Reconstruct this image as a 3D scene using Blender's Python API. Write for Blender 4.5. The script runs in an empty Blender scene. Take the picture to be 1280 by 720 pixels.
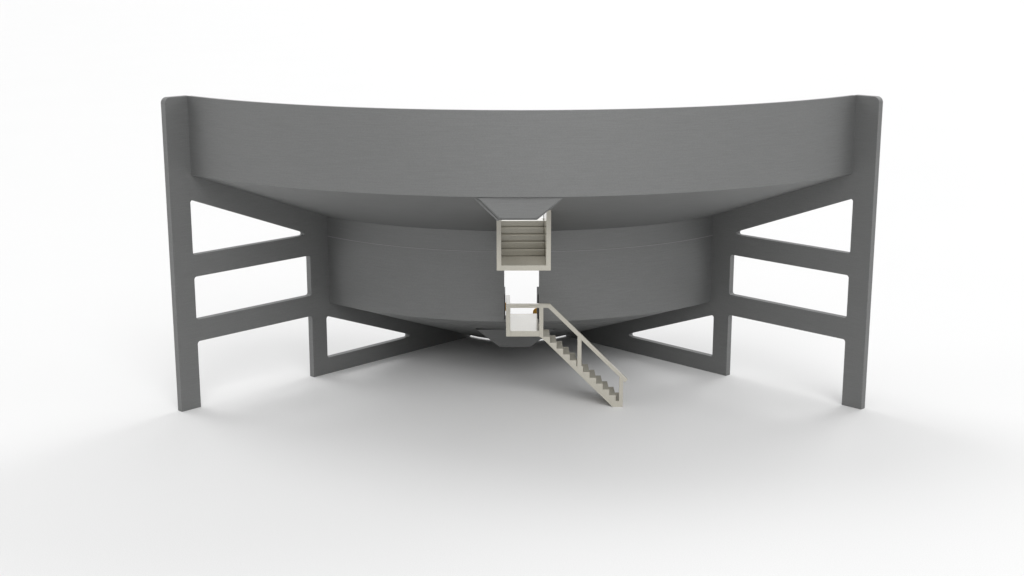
import bpy, bmesh, math
from mathutils import Vector, Matrix
from mathutils.geometry import tessellate_polygon

scene = bpy.context.scene
COL = scene.collection

# ------------------------------------------------------------------ helpers
def link(name, me, mat, parent=None):
    o = bpy.data.objects.new(name, me)
    COL.objects.link(o)
    if mat: me.materials.append(mat)
    if parent: o.parent = parent
    return o

def obj(name, bm, mat, parent=None, bevel=0.0):
    bmesh.ops.recalc_face_normals(bm, faces=bm.faces)
    me = bpy.data.meshes.new(name)
    bm.to_mesh(me); bm.free()
    o = link(name, me, mat, parent)
    if bevel:
        m = o.modifiers.new('bevel', 'BEVEL')
        m.width = bevel; m.segments = 2; m.limit_method = 'ANGLE'; m.angle_limit = math.radians(40)
    return o

def thing(name, label, cat, group=None, loc=(0, 0, 0)):
    o = bpy.data.objects.new(name, None)
    COL.objects.link(o); o.location = loc
    o['label'] = label; o['category'] = cat
    if group: o['group'] = group
    o.empty_display_size = 0.3
    return o

def box(bm, x0, x1, y0, y1, z0, z1):
    vs = [bm.verts.new(p) for p in ((x0,y0,z0),(x1,y0,z0),(x1,y1,z0),(x0,y1,z0),
                                    (x0,y0,z1),(x1,y0,z1),(x1,y1,z1),(x0,y1,z1))]
    for f in ((0,1,2,3),(4,5,6,7),(0,1,5,4),(1,2,6,5),(2,3,7,6),(3,0,4,7)):
        bm.faces.new([vs[i] for i in f])

def extrude_poly(bm, loops, place, depth):
    """loops: outline then holes (2-D); place(u, v, d) -> 3-D point; solid of the given depth."""
    tris = tessellate_polygon([[Vector((u, v, 0)) for u, v in lp] for lp in loops])
    flat = [p for lp in loops for p in lp]
    a = [bm.verts.new(place(u, v, 0)) for u, v in flat]
    b = [bm.verts.new(place(u, v, depth)) for u, v in flat]
    for t in tris:
        for s in (a, b):
            try: bm.faces.new([s[i] for i in t])
            except ValueError: pass
    k = 0
    for lp in loops:
        n = len(lp)
        for i in range(n):
            j = (i + 1) % n
            bm.faces.new((a[k+i], a[k+j], b[k+j], b[k+i]))
        k += n

def fillet(pts, radii, seg=6):
    """round the corners of a closed 2-D polygon"""
    out = []
    n = len(pts)
    for i in range(n):
        p = Vector(pts[i]); r = radii[i] if isinstance(radii, (list, tuple)) else radii
        if r <= 0:
            out.append((p.x, p.y)); continue
        a = (Vector(pts[i-1]) - p).normalized(); b = (Vector(pts[(i+1) % n]) - p).normalized()
        half = a.angle(b) / 2
        t = r / math.tan(half)
        c = p + (a + b).normalized() * (r / math.sin(half))
        s, e = p + a * t - c, p + b * t - c
        ang = math.atan2(s.x * e.y - s.y * e.x, s.dot(e))
        for q in range(seg + 1):
            w = ang * q / seg
            v = Vector((s.x*math.cos(w) - s.y*math.sin(w), s.x*math.sin(w) + s.y*math.cos(w)))
            out.append((c.x + v.x, c.y + v.y))
    return out

def polar(r, az, z):
    return (r * math.sin(az), -r * math.cos(az), z)

def sector(bm, prof, a0, a1, seg):
    """closed profile (r, z) swept about the bowl's axis between two azimuths"""
    rings = []
    for i in range(seg + 1):
        a = a0 + (a1 - a0) * i / seg
        rings.append([bm.verts.new(polar(r, a, z)) for r, z in prof])
    n = len(prof)
    for i in range(seg):
        for k in range(n):
            l = (k + 1) % n
            bm.faces.new((rings[i][k], rings[i][l], rings[i+1][l], rings[i+1][k]))
    tris = tessellate_polygon([[Vector((r, z, 0)) for r, z in prof]])
    for ring in (rings[0], rings[-1]):
        for t in tris:
            bm.faces.new([ring[i] for i in t])

# ------------------------------------------------------------------ materials
def material(name, color, rough=0.5, var=0.06, scale=(3, 3, 3), bump=0.0, bscale=60, spec=0.5, fine=0.0, streak=None, metal=0.0, grain=0.0):
    m = bpy.data.materials.new(name); m.use_nodes = True
    nt = m.node_tree; N = nt.nodes; L = nt.links
    bs = N['Principled BSDF']
    bs.inputs['Roughness'].default_value = rough
    bs.inputs['Specular IOR Level'].default_value = spec
    tc = N.new('ShaderNodeTexCoord'); mp = N.new('ShaderNodeMapping')
    mp.inputs['Scale'].default_value = scale
    L.new(tc.outputs['Object'], mp.inputs['Vector'])
    no = N.new('ShaderNodeTexNoise'); no.inputs['Scale'].default_value = 1.0; no.inputs['Detail'].default_value = 6
    L.new(mp.outputs['Vector'], no.inputs['Vector'])
    mr = N.new('ShaderNodeMapRange')
    mr.inputs['From Min'].default_value = 0.25; mr.inputs['From Max'].default_value = 0.75
    mr.inputs['To Min'].default_value = 1 - var; mr.inputs['To Max'].default_value = 1 + var
    L.new(no.outputs['Fac'], mr.inputs['Value'])
    fac = mr.outputs['Result']
    if fine:
        n2 = N.new('ShaderNodeTexNoise'); n2.inputs['Scale'].default_value = 16; n2.inputs['Detail'].default_value = 4
        if streak:
            m2 = N.new('ShaderNodeMapping'); m2.inputs['Scale'].default_value = streak
            L.new(tc.outputs['Object'], m2.inputs['Vector']); L.new(m2.outputs['Vector'], n2.inputs['Vector'])
        else:
            L.new(tc.outputs['Object'], n2.inputs['Vector'])
        r2 = N.new('ShaderNodeMapRange')
        r2.inputs['From Min'].default_value = 0.3; r2.inputs['From Max'].default_value = 0.7
        r2.inputs['To Min'].default_value = 1 - fine; r2.inputs['To Max'].default_value = 1 + fine
        L.new(n2.outputs['Fac'], r2.inputs['Value'])
        mu = N.new('ShaderNodeMath'); mu.operation = 'MULTIPLY'
        L.new(fac, mu.inputs[0]); L.new(r2.outputs['Result'], mu.inputs[1]); fac = mu.outputs[0]
    if grain:
        n4 = N.new('ShaderNodeTexNoise'); n4.inputs['Scale'].default_value = 30; n4.inputs['Detail'].default_value = 2
        L.new(tc.outputs['Object'], n4.inputs['Vector'])
        r4 = N.new('ShaderNodeMapRange')
        r4.inputs['From Min'].default_value = 0.3; r4.inputs['From Max'].default_value = 0.7
        r4.inputs['To Min'].default_value = 1 - grain; r4.inputs['To Max'].default_value = 1 + grain
        L.new(n4.outputs['Fac'], r4.inputs['Value'])
        m4 = N.new('ShaderNodeMath'); m4.operation = 'MULTIPLY'
        L.new(fac, m4.inputs[0]); L.new(r4.outputs['Result'], m4.inputs[1]); fac = m4.outputs[0]
    sc = N.new('ShaderNodeVectorMath'); sc.operation = 'SCALE'
    sc.inputs[0].default_value = color
    L.new(fac, sc.inputs['Scale'])
    L.new(sc.outputs['Vector'], bs.inputs['Base Color'])
    if bump:
        n3 = N.new('ShaderNodeTexNoise'); n3.inputs['Scale'].default_value = bscale; n3.inputs['Detail'].default_value = 3
        L.new(tc.outputs['Object'], n3.inputs['Vector'])
        b = N.new('ShaderNodeBump'); b.inputs['Strength'].default_value = bump; b.inputs['Distance'].default_value = 0.01
        L.new(n3.outputs['Fac'], b.inputs['Height']); L.new(b.outputs['Normal'], bs.inputs['Normal'])
    bs.inputs['Metallic'].default_value = metal
    return m

GREY   = material('grey_painted_metal', (0.228, 0.231, 0.2295), 0.62, 0.01, (0.5, 0.5, 2), 0.12, 30, 0.4, 0.05, (0.10, 0.10, 3.4), 0.85, 0.05)
CREAM  = material('cream_painted_metal', (0.46, 0.438, 0.376), 0.14, 0.02, (1, 1, 1), 0.02, 50, 0.75, 0.02, None, 0.0, 0.05)
ORANGE = material('orange_plastic', (1.0, 0.53, 0.085), 0.35, 0.02, (2, 2, 2))
BRIGHT = material('bright_ground_metal', (0.27, 0.27, 0.27), 0.5, 0.03, (1, 1, 1))
STEEL  = material('dark_steel', (0.022, 0.022, 0.023), 0.6, 0.04, (2, 2, 2), spec=0.2)
GROUND = material('white_studio_ground', (0.785, 0.785, 0.785), 0.75, 0.004, (0.08, 0.08, 0.08), 0, 50, 0.15, 0.0, None, 0.0, 0.035)

# ------------------------------------------------------------------ dimensions (metres)
H = 11.0
ALPHA = 0.7825                     # half angle of the sector
R1, R2, RT = 16.093, 10.271, 2.84  # parapet, lower wall, inner end of the lower deck
ZP, ZU, ZL, ZE = 8.308, 6.103, 2.785, 0.05
KU = (ZP - ZU) / (R1 - R2); KL = (ZL - ZE) / (R2 - RT)
under_u = lambda r: ZP - KU * (R1 - r)
under_l = lambda r: ZL - KL * (R2 - r)

# ------------------------------------------------------------------ ground
bm = bmesh.new()
S = 3000
vs = [bm.verts.new(p) for p in ((-S,-S,0),(S,-S,0),(S,S,0),(-S,S,0))]
bm.faces.new(vs)
g = obj('ground', bm, GROUND); g['kind'] = 'structure'

# ------------------------------------------------------------------ grandstand
stand = thing('grandstand', 'large dark grey curved grandstand sector with high parapet on slotted end frames', 'grandstand')

# parapet (upper outer wall)
bm = bmesh.new()
sector(bm, [(R1, ZP), (R1, H), (R1 - 0.16, H), (R1 - 0.16, ZP + 0.02)], -ALPHA, ALPHA, 220)
obj('parapet', bm, GREY, stand)

# stepped upper deck with the passage cut out of it
def stepped(r0, r1, under, thick, run):
    """profile: smooth underside from r0 to r1, tiers on top"""
    n = max(1, round((r1 - r0) / run)); d = (r1 - r0) / n
    top = []
    for i in range(n):
        a, b = r1 - i * d, r1 - (i + 1) * d
        zt = under((a + b) / 2) + thick
        top += [(a, zt), (b, zt)]
    return [(r0, under(r0)), (r1, under(r1))] + top
AO = 0.0672
bm = bmesh.new()
full = stepped(R2 - 0.2, R1 - 0.004, under_u, 0.30, 0.83)
sector(bm, full, -ALPHA, -AO, 110)
sector(bm, full, AO, ALPHA, 110)
sector(bm, stepped(R2 - 0.2, 11.22, under_u, 0.24, 1.2), -AO, AO, 18)
sector(bm, stepped(13.9, R1 - 0.004, under_u, 0.30, 0.83), -AO, AO, 18)
obj('upper_deck', bm, GREY, stand)

# lower wall with its doorway
AD = 0.0614
wall = [(R2, ZL), (R2, ZU + 0.05), (R2 - 0.16, ZU + 0.05), (R2 - 0.16, ZL)]
bm = bmesh.new()
sector(bm, wall, -ALPHA, -AD, 110)
sector(bm, wall, AD, ALPHA, 110)
sector(bm, [(R2, 5.0), (R2, ZU + 0.05), (R2 - 0.16, ZU + 0.05), (R2 - 0.16, 5.0)], -AD, AD, 18)
lw = obj('lower_wall', bm, GREY, stand)
# thin weld line running round the lower wall
bm = bmesh.new()
sector(bm, [(R2 - 0.01, 5.335), (R2 + 0.008, 5.34), (R2 + 0.008, 5.36), (R2 - 0.01, 5.365)], -ALPHA, -AD - 0.005, 110)
sector(bm, [(R2 - 0.01, 5.335), (R2 + 0.008, 5.34), (R2 + 0.008, 5.36), (R2 - 0.01, 5.365)], AD + 0.005, ALPHA, 110)
obj('weld_line', bm, BRIGHT, lw)

# lower stepped deck
bm = bmesh.new()
sector(bm, stepped(RT, R2 - 0.003, under_l, 0.165, 0.93), -ALPHA, ALPHA, 220)
obj('lower_deck', bm, GREY, stand)

# end frames: one slotted plate on each end
UO, UI, UJ, RO = 16.183, 11.127, 10.447, 16.976
Z1, Z2, Z4, Z5, Z6, Z7, Z8 = 7.465, 5.517, 4.735, 3.194, 2.412, 2.287, 0.632
apex1 = UO - (Z1 - Z2) / KU
apex2 = UJ - (Z7 - Z8) / KL
outline = fillet(
    [(RO, 0), (RO, H), (R1 - 0.1, H), (R1 - 0.1, under_u(R1 - 0.1) + 0.12), (R2 - 0.1, under_u(R2 - 0.1) + 0.12),
     (R2 - 0.1, ZL + 0.1), (RT + 0.1, ZE + 0.1), (RT, ZE), (RT, 0), (UI, 0), (UI, Z6), (UO, Z6), (UO, 0)],
    [0, 0.2, 0, 0, 0, 0, 0, 0, 0, 0, 0.1, 0.1, 0])
holes = [fillet([(UO, Z1), (UO, Z2), (apex1, Z2)], [0.08, 0.08, 0.07]),
         fillet([(UO, Z4), (UO, Z5), (UI, Z5), (UI, Z4)], 0.1),
         fillet([(UJ, Z7), (UJ, Z8), (apex2, Z8)], [0.08, 0.08, 0.07])]
for s in (-1, 1):
    e = Vector((s * math.sin(ALPHA), -math.cos(ALPHA), 0))
    nrm = Vector((s * math.cos(ALPHA), math.sin(ALPHA), 0))      # away from the sector
    bm = bmesh.new()
    extrude_poly(bm, [outline] + holes, lambda u, v, d: e * u + Vector((0, 0, v)) + nrm * d, 0.25)
    f = obj('end_frame', bm, GREY, stand, 0.012)

# aisle troughs hanging under the decks: a chamfered front panel on a deeper body, with a rim strip along its left slope
def trough(parent, y0, y1, zt, zb, xtl, xbl, xbr, xtr, ch, rim):
    front = [(xtl, zt), (xbl, zb), (xbr, zb), (xtr, zt)]
    back = [(xtl - ch * 1.4, zt), (xbl - ch * 0.45, zb - ch * 1.5), (xbr + ch * 0.1, zb - ch * 1.5), (xtr + ch * 1.4, zt)]
    bm = bmesh.new()
    loops = [[bm.verts.new((u, y, v)) for u, v in pts] for y, pts in ((y0, front), (y0 + 0.09, back), (y1, back))]
    bm.faces.new(loops[0]); bm.faces.new(loops[-1])
    for a, b in zip(loops, loops[1:]):
        for k in range(4):
            bm.faces.new((a[k], a[(k+1) % 4], b[(k+1) % 4], b[k]))
    t = obj('aisle_trough', bm, GREY, parent)
    if rim:
        (ax, az), (bx_, bz) = back[0], back[1]
        n = Vector((-(az - bz), -(bx_ - ax))).normalized()      # outward (left and down)
        q = [(ax + n.x * o, az + n.y * o) for o in (0.018, 0.07)] + [(bx_ + n.x * o, bz + n.y * o) for o in (0.07, 0.018)]
        bm = bmesh.new()
        extrude_poly(bm, [q], lambda u, v, d: (u, y0 + 0.14 + d, v), 0.35)
        obj('trough_rim', bm, GREY, t)
    return t
trough(stand, -15.97, -15.45, 8.272, 7.63, -1.46, -0.78, 0.37, 1.18, 0.055, True)
trough(stand, -7.3, -6.75, 1.70, 1.01, -1.66, -0.78, 0.38, 1.30, 0.02, False)

# passage side panels behind the doorway
for s in (-1, 1):
    bm = bmesh.new()
    x0, x1 = sorted((s * 0.585, s * 0.66))
    box(bm, x0, x1, -9.95, -8.75, 2.80, 3.72)
    obj('passage_panel', bm, STEEL, stand)

# ------------------------------------------------------------------ hanging entrance box with inner steps
bx = thing('stair_box', 'cream open-fronted box with inner steps hanging under the upper deck', 'stair box', loc=(0, -14, 5.5))
inv = Vector((0, 14, -5.5))
def loc(p): return tuple(Vector(p) + inv)
YB = -10.95
bm = bmesh.new(); box(bm, -0.895, 0.895, 0, 14 + YB, 0, 0.17); obj('box_floor', bm, CREAM, bx, 0.005)
for s in (-1, 1):
    bm = bmesh.new()
    pts = [(-14, 5.671), (YB, 5.671), (YB, under_u(-YB) + 0.30), (-13.87, under_u(13.87) + 0.32), (-13.87, under_u(13.87) + 0.01), (-14, under_u(14) + 0.01)]
    x0, x1 = sorted((s * 0.74, s * 0.894))
    extrude_poly(bm, [pts], lambda u, v, d: loc((x0 + d, u, v)), x1 - x0)
    obj('side_wall', bm, CREAM, bx, 0.004)
y, z = -12.47, 5.672
for k in range(5):
    bm = bmesh.new()
    box(bm, -0.738, 0.738, y + 14, 14 + YB, z - 5.5, z - 5.5 + 0.206)
    obj('step', bm, CREAM, bx, 0.022)
    y += 0.235; z += 0.207

# ------------------------------------------------------------------ entrance staircase
st = thing('entrance_staircase', 'cream metal staircase and railed landing climbing to the doorway', 'staircase', loc=(0, -11.63, 0))
Y0 = 0.0            # local y of the front face
PL = 2.8
NR = 13; RISE = PL / NR; RUN = 0.235; XS = 0.735; WIDTH = 1.02
bm = bmesh.new()
box(bm, -0.42, 0.60, 0.003, 2.48, 2.6, PL)
obj('landing', bm, CREAM, st, 0.006)
# sawtooth stringers
saw = [(0.6, 2.59)]
saw += [(0.6, PL + 0.0), (XS, PL)]
for k in range(1, NR):
    saw += [(XS + RUN * (k - 1), PL - RISE * k), (XS + RUN * k, PL - RISE * k)]
saw += [(XS + RUN * (NR - 1), 0), (3.21, 0), (0.79, 2.44), (0.68, 2.545)]
for y0 in (0.0, WIDTH - 0.08):
    bm = bmesh.new()
    extrude_poly(bm, [saw], lambda u, v, d: (u, y0 + d, v), 0.08)
    obj('stringer', bm, CREAM, st, 0.004)
for k in range(1, NR):
    bm = bmesh.new()
    box(bm, XS + RUN * (k - 1) - 0.03, XS + RUN * k - 0.002, 0.081, WIDTH - 0.081, PL - RISE * k - 0.05, PL - RISE * k - 0.003)
    box(bm, XS + RUN * k - 0.032, XS + RUN * k - 0.004, 0.081, WIDTH - 0.081, PL - RISE * (k + 1) + 0.001, PL - RISE * k - 0.051)
    obj('step', bm, CREAM, st)
# posts
def post(x0, x1, y0, y1, z0, z1):
    bm = bmesh.new(); box(bm, x0, x1, y0, y1, z0, z1); obj('post', bm, CREAM, st, 0.008)
post(-0.57, -0.421, 0, 0.10, 2.6, 3.635)
post(0.595, 0.735, -0.002, 0.09, 2.6, 3.635)
mid_low = PL - RISE * 6
post(1.94, 2.085, 0.002, 0.09, mid_low - 0.18, 2.60)
post(3.435, 3.575, -0.002, 0.09, 0.0, 1.09)
# side edge of the landing and rails
bm = bmesh.new(); box(bm, -0.57, -0.421, 0.101, 1.33, 2.6, PL + 0.0); obj('landing_edge', bm, CREAM, st, 0.006)
rail = [(-0.57, 3.635), (-0.57, 3.78), (0.965, 3.78), (3.735, 1.015), (3.64, 0.905), (0.905, 3.635)]
rail = fillet(rail, [0, 0, 0.05, 0, 0, 0.04], 4)
bm = bmesh.new(); extrude_poly(bm, [rail], lambda u, v, d: (u, -0.006 + d, v), 0.11); obj('handrail', bm, CREAM, st, 0.008)
bm = bmesh.new(); box(bm, -0.569, -0.42, 0.106, 1.34, 3.634, 3.779); obj('side_rail', bm, CREAM, st, 0.008)
post(-0.568, -0.422, 1.22, 1.33, PL + 0.001, 3.633)

# ------------------------------------------------------------------ orange seats inside the doorway
def seat(name, x0, x1, y, zf, zt, label):
    t = thing(name, label, 'seat', 'orange seats inside the doorway', ((x0 + x1) / 2, y, zf))
    w = (x1 - x0) / 2; h = zt - zf
    bm = bmesh.new()
    pr = fillet([(-w, h * 0.45), (w, h * 0.45), (w, h), (-w, h)], [0.03, 0.03, 0.16, 0.16], 8)
    extrude_poly(bm, [pr], lambda u, v, d: (u, d - 0.02, v), 0.045)
    obj('backrest', bm, ORANGE, t, 0.01)
    bm = bmesh.new()
    pr = fillet([(-w, 0.02), (w, 0.02), (w, 0.42), (-w, 0.42)], 0.07, 6)
    extrude_poly(bm, [pr], lambda u, v, d: (u, v + 0.01, h * 0.47 + d), 0.045)
    obj('seat_pan', bm, ORANGE, t, 0.01)
    for q in (-1, 1):
        bm = bmesh.new()
        box(bm, q * w * 0.6 - 0.02, q * w * 0.6 + 0.02, 0.08, 0.14, 0, h * 0.47)
        obj('leg', bm, STEEL, t)
seat('stadium_seat', -1.01, -0.555, -8.68, 2.447, 3.20, 'orange seat at the left jamb of the doorway, half hidden behind the landing post')
seat('stadium_seat', 0.455, 0.93, -8.3, 2.109, 2.80, 'orange seat with rounded corner at the right jamb of the doorway')

# ------------------------------------------------------------------ camera
cam = bpy.data.cameras.new('camera')
cam.sensor_width = 36; cam.lens = 1778.0133 / 1280 * 36
cam.clip_end = 10000
co = bpy.data.objects.new('camera', cam); COL.objects.link(co)
pitch, yaw = 0.2316, 0.0107
co.location = (-0.87785, -59.83443, 15.72122)
co.rotation_euler = (math.pi / 2 - pitch, 0, yaw * -1 * -1)
fw = Vector((math.sin(yaw), math.cos(yaw), 0))
d = Vector((math.sin(yaw) * math.cos(pitch), math.cos(yaw) * math.cos(pitch), -math.sin(pitch)))
co.rotation_euler = d.to_track_quat('-Z', 'Y').to_euler()
scene.camera = co

# ------------------------------------------------------------------ light: an evenly white studio surround
# dim even studio surround plus large softboxes far off: one high in front, two behind at the sides, one low at the back
HORIZON, ZENITH = 0.3, 0.41
SOFTBOXES = [   # azimuth from the view direction (right positive), elevation, radius, irradiance / pi
    (168, 37, 18, 0.50),
    (42, 27, 16, 0.32),
    (-50, 52, 14, 0.22),
    (0, 14, 14, 0.085),
    (-100, 18, 13, 0.06),
    (100, 18, 13, 0.06),
]
w = bpy.data.worlds.new('World'); scene.world = w; w.use_nodes = True
nt = w.node_tree; bg = nt.nodes['Background']; L = nt.links
bg.inputs['Color'].default_value = (1, 1, 1, 1)
tc = nt.nodes.new('ShaderNodeTexCoord')
sep = nt.nodes.new('ShaderNodeSeparateXYZ'); L.new(tc.outputs['Generated'], sep.inputs[0])
dome = nt.nodes.new('ShaderNodeMapRange')
dome.inputs['To Min'].default_value = HORIZON; dome.inputs['To Max'].default_value = HORIZON + ZENITH
L.new(sep.outputs['Z'], dome.inputs['Value'])
total = dome.outputs['Result']
for az, el, rad, irr in SOFTBOXES:
    a, e = math.radians(az), math.radians(el)
    dp = nt.nodes.new('ShaderNodeVectorMath'); dp.operation = 'DOT_PRODUCT'
    dp.inputs[1].default_value = (math.sin(a) * math.cos(e), math.cos(a) * math.cos(e), math.sin(e))
    L.new(tc.outputs['Generated'], dp.inputs[0])
    mr = nt.nodes.new('ShaderNodeMapRange'); mr.interpolation_type = 'SMOOTHSTEP'
    c0, c1 = math.cos(math.radians(rad * 1.3)), math.cos(math.radians(rad * 0.6))
    mr.inputs['From Min'].default_value = c0; mr.inputs['From Max'].default_value = c1
    mr.inputs['To Min'].default_value = 0
    mr.inputs['To Max'].default_value = irr / (2 - c0 - c1)
    L.new(dp.outputs['Value'], mr.inputs['Value'])
    ad = nt.nodes.new('ShaderNodeMath'); ad.operation = 'ADD'
    L.new(mr.outputs['Result'], ad.inputs[0])
    L.new(total, ad.inputs[1])
    total = ad.outputs[0]
L.new(total, bg.inputs['Strength'])
w.cycles.sampling_method = 'MANUAL'; w.cycles.sample_map_resolution = 1024

scene.view_settings.view_transform = 'Standard'
scene.view_settings.look = 'None'
scene.view_settings.exposure = 0.03
scene.view_settings.gamma = 1
scene.cycles.max_bounces = 8
scene.cycles.diffuse_bounces = 5
